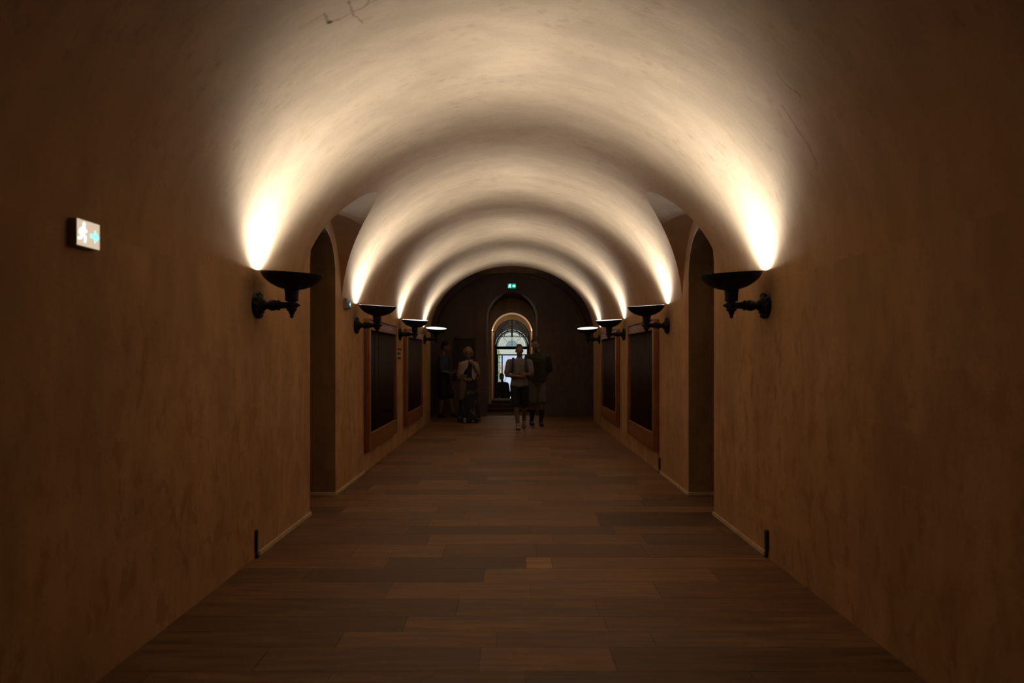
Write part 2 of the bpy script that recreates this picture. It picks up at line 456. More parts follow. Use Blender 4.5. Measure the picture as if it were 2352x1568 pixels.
# ---------------------------------------------------------------- arched openings in cross walls
def arch_wall(bm, y0, y1, hw, spring, xo, ztop, zb=0.0, n=40, ell=None):
    """wall with an arched opening: front and back faces plus the soffit, from y0 to y1"""
    ry = ell or hw
    arc = [(hw*math.cos(PI*k/n), spring + ry*math.sin(PI*k/n)) for k in range(n+1)]
    for y in (y0, y1):
        for sgn in (-1, 1):
            q = [(sgn*hw, y, zb), (sgn*xo, y, zb), (sgn*xo, y, spring), (sgn*hw, y, spring)]
            bm.faces.new([bm.verts.new(p) for p in q])
        up = [bm.verts.new((x, y, z)) for x, z in arc]
        tp = [bm.verts.new((xo*math.cos(PI*k/n) if 0 < k < n else (xo if k == 0 else -xo), y, spring if k in (0, n) else ztop)) for k in range(n+1)]
        for k in range(n): bm.faces.new((up[k], up[k+1], tp[k+1], tp[k]))
    sec = [(hw, zb)] + arc + [(-hw, zb)]
    a = [bm.verts.new((x, y0, z)) for x, z in sec]; c = [bm.verts.new((x, y1, z)) for x, z in sec]
    for k in range(len(sec)-1): bm.faces.new((a[k], a[k+1], c[k+1], c[k]))

bm = NB()
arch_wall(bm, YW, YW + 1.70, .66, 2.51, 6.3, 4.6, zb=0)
o = obj('wall_end', bm, M_END_SHADED, smooth=False)
bm = NB(); arch_wall(bm, YW + 1.70, YW + 2.10, .577, 2.18, .9, 3.4, zb=0)
tag(obj('wall_inner_doorway', bm, wall_stone('inner_doorway_stone', (.60, .46, .34), False), smooth=False), 'stone wall with the inner arched doorway, set back in the end wall', 'wall', kind='structure')
tag(o, 'stone end wall, its colour darkened for the unlit end, with a deep arched doorway in the middle', 'wall', kind='structure')
# relief arch moulding on the end wall
bm = NB(); n = 60; ws = []
for k in range(n+1):
    a = PI*k/n
    ws.append([(rw*math.cos(a), y, SPR + rh*math.sin(a)) for rw, rh, y in
               ((1.93, 1.59, YW), (1.93, 1.59, YW-.03), (1.87, 1.53, YW-.03), (1.87, 1.53, YW))])
rings(bm, [[Vector(p) for p in r] for r in ws])
tag(obj('trim_end_arch', bm, M_END_SHADED), 'thin relief arch band on the dark end wall', 'moulding', kind='structure')

# steps in the doorway, landing, steps down to the yard
STEPM = plain('worn_step_stone', (.075, .052, .036), .8, var=.18, spec=.08)
bm = NB(); box(bm, (-.68, YW, -.1), (.68, 20.3, 0), .0)
for i, y in enumerate((18.7, 19.0, 19.3)):
    box(bm, (-.66, y, 0), (.66, 20.3, .093*(i+1)), .008)
for i in range(7):
    zt = .28 - .161*(i+1)
    box(bm, (-1.5, 20.3 + .3*i, -1.2), (1.5, 22.6, zt), .0)
nf = len(bm.faces)
for i, y in enumerate((18.7, 19.0)): box(bm, (-.40, y - .004, .093*(i+1) - .018), (.40, y + .022, .093*(i+1) + .002), .006)  # glossy worn nosings, made pale to paint in their highlights
bm.faces.ensure_lookup_table()
for f_ in bm.faces[nf:]: f_.material_index = 1
tag(obj('floor_entrance_steps', bm, [STEPM, plain('polished_step_highlight', (.34, .30, .27), .3, spec=.6)], smooth=False), 'low worn stone steps in the end doorway', 'steps', kind='structure')

# lit space behind the doorway, gate wall, grey vestibule
def barrel(bm, y0, y1, hw, spring, rise, zb):
    n = 32; sec = [(hw, zb)] + [(hw*math.cos(PI*k/n), spring + rise*math.sin(PI*k/n)) for k in range(n+1)] + [(-hw, zb)]
    a = [bm.verts.new((x, y0, z)) for x, z in sec]; c = [bm.verts.new((x, y1, z)) for x, z in sec]
    for k in range(len(sec)-1): bm.faces.new((a[k], a[k+1], c[k+1], c[k]))
bm = NB(); barrel(bm, 19.65, 22.3, .61, 2.285, .61, -1.0)
tag(obj('wall_porch', bm, wall_stone('porch_stone', (.62, .45, .30), False), smooth=False), 'small lit barrel-vaulted porch beyond the end doorway', 'porch', kind='structure')
bm = NB(); arch_wall(bm, 22.3, 22.55, .565, 2.16, 1.6, 3.6, zb=-1.0)
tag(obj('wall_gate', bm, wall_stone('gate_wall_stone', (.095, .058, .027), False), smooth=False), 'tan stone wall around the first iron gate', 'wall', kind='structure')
bm = NB(); barrel(bm, 22.55, 26.0, .85, 2.1, .85, -1.0); arch_wall(bm, 26.0, 26.25, .635, 1.92, 3.2, 3.6, zb=-1.0)
tag(obj('wall_vestibule', bm, M_GREY, smooth=False), 'grey vaulted vestibule between the two iron gates', 'wall', kind='structure')

# ---------------------------------------------------------------- yard outside
def paving():
    m, nt, b = new_mat('pale_yard_paving')
    br = nd(nt, 'ShaderNodeTexBrick'); nt.links.new(coords(nt), br.inputs['Vector'])
    br.inputs['Scale'].default_value = 1; br.inputs['Brick Width'].default_value = 1.4; br.inputs['Row Height'].default_value = 2.4
    br.inputs['Mortar Size'].default_value = .10
    br.inputs['Color1'].default_value = (.52, .56, .66, 1); br.inputs['Color2'].default_value = (.60, .64, .74, 1); br.inputs['Mortar'].default_value = (.2, .2, .25, 1)
    nt.links.new(br.outputs['Color'], b.inputs['Base Color']); b.inputs['Roughness'].default_value = .7; return m
bm = NB(); box(bm, (-40, 22.4, -1.3), (40, 120, -.85))
tag(obj('ground_yard', bm, paving(), smooth=False), 'pale paved yard outside the end doorway', 'ground', kind='structure')
YF = 88.0
bm = NB()
for i in range(6): box(bm, (-30, YF + .5*i, -.85), (30, YF + 5.9, -.85 + .205*(i+1)), .02)
tag(obj('terrace_steps', bm, plain('pinkish_step_stone', (.66, .50, .47), .8, var=.2), smooth=False), 'pinkish stone steps at the far side of the yard', 'steps')
hs = empty('exterior_facade', (0, YF + 6, -.85)); tag(hs, 'pale building facade across the yard', 'building')
bm = NB(); box(bm, (-30, 0, -.2), (30, 6, 17), .05)
obj('facade_wall', bm, plain('pale_cream_facade', (.70, .68, .54), .8, var=.05), hs, False)
bm = NB(); box(bm, (-30, -.08, -.1), (30, .05, 2.75), .01); obj('plinth', bm, plain('blue_white_plinth', (.64, .70, .82), .8, var=.04), hs, False)
for k in range(-4, 4):
    bm = NB(); box(bm, (k*7 - .7 + 3.5, -.04, 4.6), (k*7 + .7 + 3.5, .05, 7.4), .01)
    wn = obj('facade_window', bm, plain('window_pane_dark', (.16, .18, .2), .2), hs, False)
    bm = NB(); box(bm, (k*7 - .85 + 3.5, -.12, 4.45), (k*7 + .85 + 3.5, .05, 4.6), .01); obj('sill', bm, hs.children[0].data.materials[0], wn, False)
# clipped hedge beyond the gate, left side
bm = NB(); random.seed(5)
for k in range(5200):
    c = Vector((random.uniform(-7, -1.02), random.uniform(57, 58.6), random.uniform(-.85, 2.1)))
    r = random.uniform(.09, .16); a = Euler((random.uniform(0, 6), random.uniform(0, 6), random.uniform(0, 6))).to_matrix()
    bm.faces.new([bm.verts.new(c + a @ Vector(p) * r) for p in ((-1, 0, 0), (0, -.5, .1), (1, 0, 0), (0, .5, .1))])
tag(obj('hedge', bm, plain('yellow_green_leaf', (.40, .46, .16), .6, var=.3), smooth=False), 'yellow-green hedge in the yard seen through the left gate panel', 'hedge')

# ---------------------------------------------------------------- bowl sconces
def light_data(power=1.0):
    """the beam of the lamp in the bowl's neck: a wide cone with a soft edge, strongest towards the crown of the vault"""
    l = bpy.data.lights.new('lamp_beam', 'POINT'); l.energy = LAMP_W * power; l.color = (.57, .735, .965); l.shadow_soft_size = .012
    l.use_nodes = True; nt = l.node_tree
    em = nt.nodes['Emission']
    tc = nd(nt, 'ShaderNodeTexCoord'); s = nd(nt, 'ShaderNodeSeparateXYZ'); nt.links.new(tc.outputs['Normal'], s.inputs[0])
    z = mathn(nt, 'MAXIMUM', mathn(nt, 'ABSOLUTE', s.outputs[2]), .02)
    th = mathn(nt, 'ARCCOSINE', mathn(nt, 'MINIMUM', z, 1.0))
    cone = mapr(nt, th, math.radians(37), math.radians(60), 1.0, 0.0)
    a = mathn(nt, 'ARCTANGENT', mathn(nt, 'DIVIDE', mathn(nt, 'ABSOLUTE', s.outputs[1]), z))
    narrow = mapr(nt, a, .12, 1.05, 1.0, .36)
    side = mapr(nt, mathn(nt, 'DIVIDE', s.outputs[0], z), -.75, 1.0, .17, 1.12)
    nt.links.new(mathn(nt, 'MULTIPLY', mathn(nt, 'MULTIPLY', cone, narrow), side), em.inputs['Strength'])
    return l
def glow_data(power=1.0):
    l = bpy.data.lights.new('lamp_glow', 'POINT'); l.energy = GLOW_W * power; l.color = (.57, .735, .965); l.shadow_soft_size = .02
    l.use_nodes = True; nt = l.node_tree
    tc = nd(nt, 'ShaderNodeTexCoord'); s = nd(nt, 'ShaderNodeSeparateXYZ'); nt.links.new(tc.outputs['Normal'], s.inputs[0])
    z = mathn(nt, 'MAXIMUM', mathn(nt, 'ABSOLUTE', s.outputs[2]), .02)
    a = mathn(nt, 'ARCTANGENT', mathn(nt, 'DIVIDE', mathn(nt, 'ABSOLUTE', s.outputs[1]), z))
    nt.links.new(mapr(nt, a, .45, 1.22, 1.0, .05), nt.nodes['Emission'].inputs['Strength'])
    return l
POWER = [1.22, 1.10, .95, .80]
LIGHTS = [light_data(p) for p in POWER]; GLOWS = [glow_data(p) for p in POWER]

def make_sconce():
    root = empty('bowl_sconce')
    # wall plate: stepped round rose, axis along X, with petals
    bm = NB()
    lathe(bm, [(.098, 0), (.100, .012), (.092, .020), (.086, .026), (.070, .034), (.062, .044), (.044, .052), (.036, .066), (.030, .075)], 36, 'X')
    for k in range(12):
        a = 2*PI*k/12; ball(bm, (.022, .086*math.cos(a), .086*math.sin(a)), .016, .8, 1, 1, seg=10)
    obj('wall_plate', bm, M_BRONZE, root)
    bm = NB()  # turned arm with vase and beads
    lathe(bm, [(r*1.28, x) for r, x in ((.018, .070), (.024, .078), (.020, .085), (.028, .097), (.033, .115), (.032, .128), (.028, .150), (.024, .158), (.031, .163), (.031, .170), (.022, .178),
               (.019, .205), (.019, .225), (.022, .240), (.028, .250), (.033, .262), (.030, .282), (.020, .296), (.012, .308), (.008, .318), (.003, .328))], 24, 'X')
    obj('arm', bm, M_BRONZE, root)
    bm = NB()
    lathe(bm, [(.003, -.098), (.012, -.092), (.015, -.084), (.011, -.078), (.016, -.070), (.021, -.062), (.020, -.055), (.030, -.044), (.040, -.030), (.034, -.016)], 20, 'Z', (.265, 0, 0))
    obj('finial', bm, M_BRONZE, root)
    bm = NB()
    lathe(bm, [(.004, .012), (.020, .015), (.026, .022), (.022, .028), (.042, .031), (.048, .036), (.048, .045), (.049, .075), (.051, .100), (.055, .122), (.050, .124), (.046, .100), (.044, .075), (.038, .058), (.004, .055)], 28, 'Z', (.265, 0, 0), cap=False)
    obj('stem', bm, M_BRONZE, root)
    # bowl, its own origin at the foot so it can tilt
    prof = []
    H, Rr = .122, .226
    for k in range(19):
        u = k/18; r = .053 + (Rr-.053) * math.sin(u*PI/2)
        prof.append((r, .002 + H * (1 - (max(0, 1 - (r/Rr)**2))**.64)))
    h0 = prof[0][1]; prof = [(r, (h - h0) * H / (prof[-1][1] - h0)) for r, h in prof]
    inner = [(max(r - .006, .01), h + .006) for r, h in prof[::-1]]
    inner[0] = (prof[-1][0] - .004, prof[-1][1])
    bm = NB(); lathe(bm, prof + [(Rr+.002, H+.002), (Rr-.004, H+.003)], 56, cap=False)
    bowl = obj('bowl', bm, M_BRONZE, root, loc=(.265, 0, .118))
    bm = NB(); lathe(bm, [(Rr-.004, H+.003)] + inner + [(.049, -.002)], 56, cap=False)
    obj('lining', bm, M_LINING, bowl)
    bm = NB(); lathe(bm, [(.004, -.064), (.014, -.062), (.014, -.052), (.011, -.048), (.012, -.044), (.010, -.040), (.003, -.038)], 16, cap=False)
    obj('bulb', bm, M_BULB, bowl)
    lo = bpy.data.objects.new('lamp_beam', LIGHTS[0]); C.objects.link(lo); lo.parent = bowl; lo.location = (0, 0, -.030)
    lo = bpy.data.objects.new('lamp_glow', GLOWS[0]); C.objects.link(lo); lo.parent = bowl; lo.location = (0, 0, .088)
    return root
def copy_tree(o, parent=None):
    c = o.copy(); C.objects.link(c); c.parent = parent
    for ch in list(o.children): copy_tree(ch, c)
    return c
SZ = 1.890
proto = make_sconce()
bpy.context.view_layer.update()
lab = {(-1, 0): 'dark bowl sconce on the left wall before the arched doorway, the nearest on that side',
       (-1, 1): 'bowl sconce on the left wall just before the first wooden screen',
       (-1, 2): 'dark bowl sconce on the left wall between the two wooden wall screens',
       (-1, 3): 'left bowl sconce at the far end, tipped so its white lining shows',
       (1, 0): 'dark bowl sconce on the right wall before the arched doorway, the nearest on that side',
       (1, 1): 'bowl sconce on the right wall just before the first wooden screen',
       (1, 2): 'dark bowl sconce on the right wall between the two wooden wall screens',
       (1, 3): 'right bowl sconce at the far end, tipped so its white lining shows'}
TIP = [3.5, 4.0, 4.8, 9.8]
AIM = [3.0, 4.0, 4.0, 3.0]
first = True
for sgn in (-1, 1):
    for i, y in enumerate(LAMPS):
        s = proto if first else copy_tree(proto)
        first = False
        s.location = (sgn*W, y + (.02 if sgn > 0 else 0), SZ); s.rotation_euler = (0, 0, 0 if sgn < 0 else PI)
        b = next(c for c in s.children if c.name.startswith('bowl'))
        q = 1 if sgn < 0 else -1
        b.rotation_euler = (math.radians(TIP[i]) * q, math.radians(3.6), 0)
        for ll in (c for c in b.children if c.type == 'LIGHT'):
            beam = ll.name.startswith('lamp_beam'); ll.data = (LIGHTS if beam else GLOWS)[i]
            if beam: ll.rotation_euler = (math.radians(AIM[i]) * q, 0, 0)
        tag(s, lab[(sgn, i)], 'wall lamp', 'bowl sconces along the corridor walls')

# uplights in the small porch
def porch_light(sgn):
    r = empty('porch_uplight', (sgn*.61, 21.0, 2.27), 0 if sgn < 0 else PI)
    bm = NB(); lathe(bm, [(.01, 0), (.025, .005), (.034, .02), (.036, .035)], 20, cap=False, origin=(.04, 0, 0)); obj('cup', bm, M_BRONZE, r)
    bm = NB(); box(bm, (0, -.012, .005), (.03, .012, .03), .003); obj('bracket', bm, M_BRONZE, r)
    bm = NB(); ball(bm, (.04, 0, .02), .010, seg=10); obj('bulb', bm, M_BULB, r)
    l = bpy.data.lights.new('porch_light', 'POINT'); l.energy = 44.0; l.color = (1, .88, .72); l.shadow_soft_size = .01
    lo = bpy.data.objects.new('porch_light', l); C.objects.link(lo); lo.parent = r; lo.location = (.04, 0, .034)
    tag(r, f'tiny uplight on the {"left" if sgn < 0 else "right"} side of the lit porch beyond the doorway', 'uplight')
porch_light(-1); porch_light(1)

# ---------------------------------------------------------------- wooden wall screens with barred fronts
def screen(sgn, y0, y1, label):
    z0, z1, p = .28, 2.0, .075
    r = empty('wall_screen', (sgn*W, (y0+y1)/2, z0), 0)
    f = lambda x0, x1: (min(-sgn*x0, -sgn*x1), max(-sgn*x0, -sgn*x1))
    h = (y1 - y0)/2; H = z1 - z0
    def bx(bm, xa, xb, ya, yb, za, zb, bev=.006):
        a, b = f(xa, xb); box(bm, (a, ya, za), (b, yb, zb), bev)
    for a, b in ((-h, -h + .10), (h - .10, h)):
        bm = NB(); bx(bm, 0, p, a, b, 0, H); obj('stile', bm, M_WOOD, r)
    bm = NB(); bx(bm, 0, p - .004, -h + .1, h - .1, H - .13, H - .01); bx(bm, 0, p + .012, -h + .08, h - .08, H - .018, H + .006); bx(bm, .02, p + .006, -h + .1, h - .1, H - .145, H - .128); obj('top_rail', bm, M_WOOD, r)
    bm = NB(); bx(bm, 0, p - .004, -h + .1, h - .1, 0, .22); bx(bm, .02, p + .004, -h + .1, h - .1, .205, .225); obj('bottom_rail', bm, M_WOOD, r)
    bm = NB(); bx(bm, .0, .012, -h + .1, h - .1, .22, H - .13, 0); obj('backing', bm, M_RECESS, r, False)
    bm = NB(); n = int((2*h - .2) / .085)
    for k in range(1, n):
        y = -h + .1 + (2*h - .2) * k / n
        tube(bm, [(-sgn*.04, y, .21), (-sgn*.04, y, H - .12)], .009, 8)
    obj('grille', bm, M_ROD, r)
    bm = NB(); ball(bm, (-sgn*(p - .02), -h*.35, H + .012), .022, seg=12); obj('crest_boss', bm, M_WOOD, r)
    tag(r, label, 'wall screen', 'wooden barred screens on the corridor walls')
screen(-1, 8.84, 11.0, 'wooden framed barred screen on the left wall, the nearer of the two')
screen(-1, 12.05, 14.2, 'wooden framed barred screen on the left wall, the farther one')
screen(1, 8.90, 10.95, 'wooden framed barred screen on the right wall, the nearer of the two')
screen(1, 12.12, 14.2, 'wooden framed barred screen on the right wall, the farther one')

# ---------------------------------------------------------------- lit emergency signs
M_CASE = plain('grey_plastic_case', (.34, .31, .28), .5)
M_FACE = plain('lit_cream_face', (.7, .62, .5), .5, emit=(1, .80, .58), es=.62)
M_WHITE = plain('lit_white_pictogram', (.9, .95, 1), .5, emit=(.72, .90, 1), es=1.5)
M_CYAN = plain('lit_cyan_arrow', (.4, .9, .95), .5, emit=(.25, .85, .92), es=1.3)
M_GREEN = plain('lit_green_face', (.0, .3, .2), .5, emit=(.0, .36, .22), es=.8)
M_BRIGHT = plain('lit_mint_pictogram', (.8, 1, .95), .5, emit=(.45, 1, .86), es=2.2)
M_DIMFACE = plain('dim_face', (.18, .14, .11), .5)
def running_man(bm, sx, cy, cz, s, x):
    """flat raised pictogram in the Y-Z plane at x"""
    t = .0022 * sx
    def bar(a, b, w):
        a, b = Vector(a), Vector(b); d = (b-a).normalized(); n = Vector((-d.y, d.x)) * w/2
        q = [a-n, b-n, b+n, a+n]
        lo = [bm.verts.new((x, cy + p.x*s, cz + p.y*s)) for p in q]; hi = [bm.verts.new((x+t, cy + p.x*s, cz + p.y*s)) for p in q]
        bm.faces.new(hi); bm.faces.new(lo[::-1])
        for k in range(4): bm.faces.new((lo[k], lo[(k+1) % 4], hi[(k+1) % 4], hi[k]))
    ball(bm, (x, cy + .08*s, cz + .40*s), .11*s, .2, 1, 1, seg=12)
    bar((.05, .28), (-.05, -.05), .18); bar((.02, .26), (.27, .08), .09); bar((.0, .24), (-.22, .12), .09); bar((-.22, .12), (-.26, -.06), .08)
    bar((-.04, -.02), (.18, -.16), .12); bar((.18, -.16), (.12, -.42), .11); bar((-.05, -.02), (-.16, -.26), .12); bar((-.16, -.26), (-.38, -.30), .10)
def arrow(bm, sx, cy, cz, s, x, d=1):
    t = .0022 * sx
    pts = [(-.35, -.09), (.0, -.09), (.0, -.32), (.38, 0), (.0, .32), (.0, .09), (-.35, .09)]
    pts = [(a*d, b) for a, b in pts]
    lo = [bm.verts.new((x, cy + a*s, cz + b*s)) for a, b in pts]; hi = [bm.verts.new((x+t, cy + a*s, cz + b*s)) for a, b in pts]
    bm.faces.new(hi); bm.faces.new(lo[::-1])
    for k in range(len(pts)): bm.faces.new((lo[k], lo[(k+1) % len(pts)], hi[(k+1) % len(pts)], hi[k]))
def wall_sign(y, z, wd, ht, label, p=.036, face=None, pm=None, am=None):
    r = empty('exit_sign', (-W, y, z))
    bm = NB(); box(bm, (0, -wd/2, -ht/2), (p, wd/2, ht/2), .004); obj('case', bm, M_CASE, r, False)
    bm = NB(); box(bm, (p, -wd/2 + .003, -ht/2 + .003), (p + .003, wd/2 - .003, ht/2 - .003), .001); fc = obj('face', bm, face or M_FACE, r, False)
    bm = NB(); running_man(bm, 1, -wd*.25, .0, ht*.80, p + .003); obj('running_figure', bm, pm or M_WHITE, r, False)
    bm = NB(); arrow(bm, 1, wd*.25, -.004, ht*.74, p + .003); obj('arrow', bm, am or M_CYAN, r, False)
    tag(r, label, 'exit sign'); return r
wall_sign(3.035, 2.045, .165, .120, 'cream-lit emergency exit sign on the near left wall')
wall_sign(7.875, 2.115, .21, .115, 'small blue-lit exit sign on the left wall beyond the side doorway', face=M_DIMFACE,
          pm=plain('dim_figure', (.2, .2, .2), .5), am=plain('lit_blue_arrow', (.2, .6, .9), .5, emit=(.16, .62, .95), es=1.6))
# sign over the end doorway
r = empty('exit_sign', (-.005, YW, 3.325))
bm = NB(); box(bm, (-.112, -.04, -.068), (.112, 0, .068), .004); obj('case', bm, M_IRON, r, False)
bm = NB(); box(bm, (-.105, -.043, -.060), (.105, -.040, .060), .001); obj('face', bm, M_GREEN, r, False)
for nm, fn, cx in (('running_figure', running_man, -.05), ('arrow', arrow, .052)):
    bm = NB()
    if nm == 'arrow': arrow(bm, 1, cx, 0, .115, 0)
    else: running_man(bm, 1, cx, 0, .105, 0)
    for v in bm.verts: v.co = Vector((v.co.y, -.044 - v.co.x, v.co.z))
    obj(nm, bm, M_BRIGHT, r, False)
tag(r, 'green lit exit sign with arrow high on the end wall above the doorway', 'exit sign')

# ---------------------------------------------------------------- skirting, cable covers, lettering
def skirting(name, sgn, y0, y1):
    bm = NB(); a, b = sorted((sgn*W, sgn*(W - .018))); box(bm, (a, y0, 0), (b, y1, .034), .004)
    tag(obj(name, bm, M_TRIM, smooth=False), kind='structure')
skirting('baseboard_left', -1, 5.16, LC - DR); skirting('baseboard_left_far', -1, LC + DR, 8.84)
skirting('baseboard_right', 1, 5.16, LC - DR); skirting('baseboard_right_far', 1, LC + DR, 8.90)
for sgn, nm in ((-1, 'baseboard_left_passage'), (1, 'baseboard_right_passage')):
    bm = NB(); a, b = sorted((sgn*(W - .018), sgn*(W + 2.2))); box(bm, (a, LC + DR - .018, 0), (b, LC + DR, .034), .004)
    tag(obj(nm, bm, M_TRIM, smooth=False), kind='structure')
M_DARK = plain('dark_brown_metal', (.02, .012, .008), .6)
def cable_cover(sgn, y, h, wd, label):
    r = empty('cable_cover', (sgn*W, y, 0))
    bm = NB(); a, b = sorted((0, -sgn*.022)); box(bm, (a, -wd/2, .05), (b, wd/2, h), .006); obj('cover', bm, M_DARK, r)
    bm = NB(); tube(bm, [(-sgn*.012, 0, .06), (-sgn*.014, 0, .02), (-sgn*.02, .004, .006)], .009, 10); ball(bm, (-sgn*.016, 0, .014), .014, seg=12); obj('cable_stub', bm, M_DARK, r)
    tag(r, label, 'cable cover')
cable_cover(-1, 5.10, .21, .022, 'thin dark cable cover at the foot of the left wall')
cable_cover(1, 5.12, .205, .045, 'dark cable cover at the foot of the right wall under the nearest sconce')
cable_cover(1, 8.84, .20, .03, 'small dark cable cover by the lower corner of the near right screen')

# dark lettering on the wall between the two left screens: too small in the photograph to read, three short lines
r = empty('wall_lettering', (-W, 11.5, 1.56))
for z, y0, y1, hh in ((.075, -.25, .34, .034), (0, -.25, .18, .038), (-.075, -.25, .24, .038)):
    bm = NB(); y = y0; random.seed(int(z*1000) + 50)
    while y < y1:
        wd = random.uniform(.03, .05); y2 = min(y + wd, y1)
        box(bm, (0, y, z - hh/2), (.012, y2, z + hh/2), .002); y = y2 + .012
    obj('text_line', bm, M_DARK, r, False)
tag(r, 'three short lines of dark raised lettering on the wall between the left screens', 'lettering')

# dark framed board on the end wall behind the woman
r = empty('notice_board', (-1.22, YW, 1.45))
bm = NB(); box(bm, (-.26, -.03, -.52), (.26, 0, .52), .006); obj('board', bm, plain('black_board', (.02, .014, .011), .7, var=.2), r)
bm = NB()
for a, b in (((-.28, -.045, -.54), (-.24, 0, .54)), ((.24, -.045, -.54), (.28, 0, .54)), ((-.28, -.045, .50), (.28, 0, .54)), ((-.28, -.045, -.54), (.28, 0, -.50))): box(bm, a, b, .004)
obj('frame', bm, M_DARK, r)
tag(r, 'dark framed board on the end wall left of the doorway', 'notice board')

# ---------------------------------------------------------------- iron gates
def arc_bar(bm, cx, cz, r, t, a0=0, a1=PI, y=0, n=40, dep=.02):
    rs = []
    for k in range(n+1):
        a = a0 + (a1-a0)*k/n; c, s = math.cos(a), math.sin(a)
        rs.append([Vector((cx + rr*c, yy, cz + rr*s)) for rr, yy in ((r-t/2, y-dep/2), (r+t/2, y-dep/2), (r+t/2, y+dep/2), (r-t/2, y+dep/2))])
    rings(bm, rs)
def bar(bm, x0, x1, z0, z1, y=0, dep=.03): box(bm, (x0, y-dep/2, z0), (x1, y+dep/2, z1), .003)
g = empty('fanlight_gate', (0, 22.42, -.85))
zc = 2.17 + .85
bm = NB(); arc_bar(bm, 0, zc, .55, .03); bar(bm, -.565, -.535, 0, zc); bar(bm, .535, .565, 0, zc); bar(bm, -.55, .55, zc - .012, zc + .012); obj('frame', bm, M_IRON, g, False)
bm = NB()
for rr in (.455, .355, .255): arc_bar(bm, 0, zc, rr, .020)
obj('arc_bars', bm, M_IRON, g, False)
bm = NB(); bar(bm, -.03, .03, zc, zc + .55); obj('mullion', bm, M_IRON, g, False)
bm = NB()
for k in range(5):
    x = -.26 + .13*k; arc_bar(bm, x, zc, .06, .010, n=14)
obj('scrollwork', bm, M_IRON, g, False)
tag(g, 'black iron fanlight gate with concentric arcs, the nearer one in the end doorway', 'gate')

g = empty('glazed_gate', (0, 26.12, -.85)); zc = 1.91 + .85
bm = NB(); arc_bar(bm, 0, zc, .60, .05, dep=.06); bar(bm, -.63, -.57, 0, zc, dep=.06); bar(bm, .57, .63, 0, zc, dep=.06)
bar(bm, -.6, .6, zc - .11, zc, dep=.07); bar(bm, -.6, .6, zc - .345, zc - .30, dep=.05); obj('frame', bm, M_IRON, g, False)
bm = NB(); arc_bar(bm, 0, zc, .535, .018)
for rr in (.44, .385, .33, .27): arc_bar(bm, 0, zc, rr, .008)
for rr in (.225, .18, .14, .10, .06): arc_bar(bm, 0, zc, rr, .012)
obj('arc_bars', bm, plain('grey_lead_bar', (.10, .11, .12), .5), g, False)
bm = NB(); bar(bm, -.009, .009, zc, zc + .58)
for a in (45, 135):
    c, s = math.cos(math.radians(a)), math.sin(math.radians(a)); tube(bm, [(c*.27, 0, zc + s*.27), (c*.53, 0, zc + s*.53)], .007, 6)
obj('spokes', bm, M_IRON, g, False)
def glass(name='old_window_glass', c=(.93, .95, .90)):
    m, nt, b = new_mat(name); b.inputs['Base Color'].default_value = (*c, 1)
    b.inputs['Transmission Weight'].default_value = 1; b.inputs['Roughness'].default_value = .04; b.inputs['IOR'].default_value = 1.1; return m
GL = glass()
bm = NB()
pts = [(math.cos(PI*k/30)*.58, math.sin(PI*k/30)*.58) for k in range(31)]
for y, fl in ((-.003, 1), (.003, -1)):
    bm.faces.new([bm.verts.new((x, y, zc + z)) for x, z in pts][::fl])
obj('fanlight_pane', bm, GL, g, False)
bm = NB(); pts = [(math.cos(PI*k/30)*.235, math.sin(PI*k/30)*.235) for k in range(31)]
for y, fl in ((-.012, 1), (-.008, -1)): bm.faces.new([bm.verts.new((x, y, zc + z)) for x, z in pts][::fl])
obj('inner_pane', bm, glass('blue_window_glass', (.52, .66, .86)), g, False)
bm = NB()
for y, fl in ((-.012, 1), (-.008, -1)):
    o_ = [bm.verts.new((math.cos(PI*k/40)*.58, y, zc + math.sin(PI*k/40)*.58)) for k in range(41)]; i_ = [bm.verts.new((math.cos(PI*k/40)*.535, y, zc + math.sin(PI*k/40)*.535)) for k in range(41)]
    for k in range(40): bm.faces.new((o_[k], o_[k+1], i_[k+1], i_[k])[::fl])
obj('rim_pane', bm, glass('grey_window_glass', (.34, .42, .45)), g, False)
bm = NB(); box(bm, (-.57, -.003, zc - .30), (.57, .003, zc - .11)); obj('transom_pane', bm, GL, g, False)
for sgn in (-1, 1):
    bm = NB(); a, b = sorted((sgn*.355, sgn*.40)); box(bm, (a, -.02, 0), (b, .02, zc - .345), .003)
    a, b = sorted((sgn*.53, sgn*.57)); box(bm, (a, -.02, 0), (b, .02, zc - .345), .003)
    for z in [.25 + .21*k for k in range(11)]:
        if z < zc - .40: a, b = sorted((sgn*.40, sgn*.53)); box(bm, (a, -.008, z), (b, .008, z + .012))
    obj('side_leaf', bm, M_IRON, g, False)
tag(g, 'glazed iron gate with a round fanlight, standing open onto the yard', 'gate')

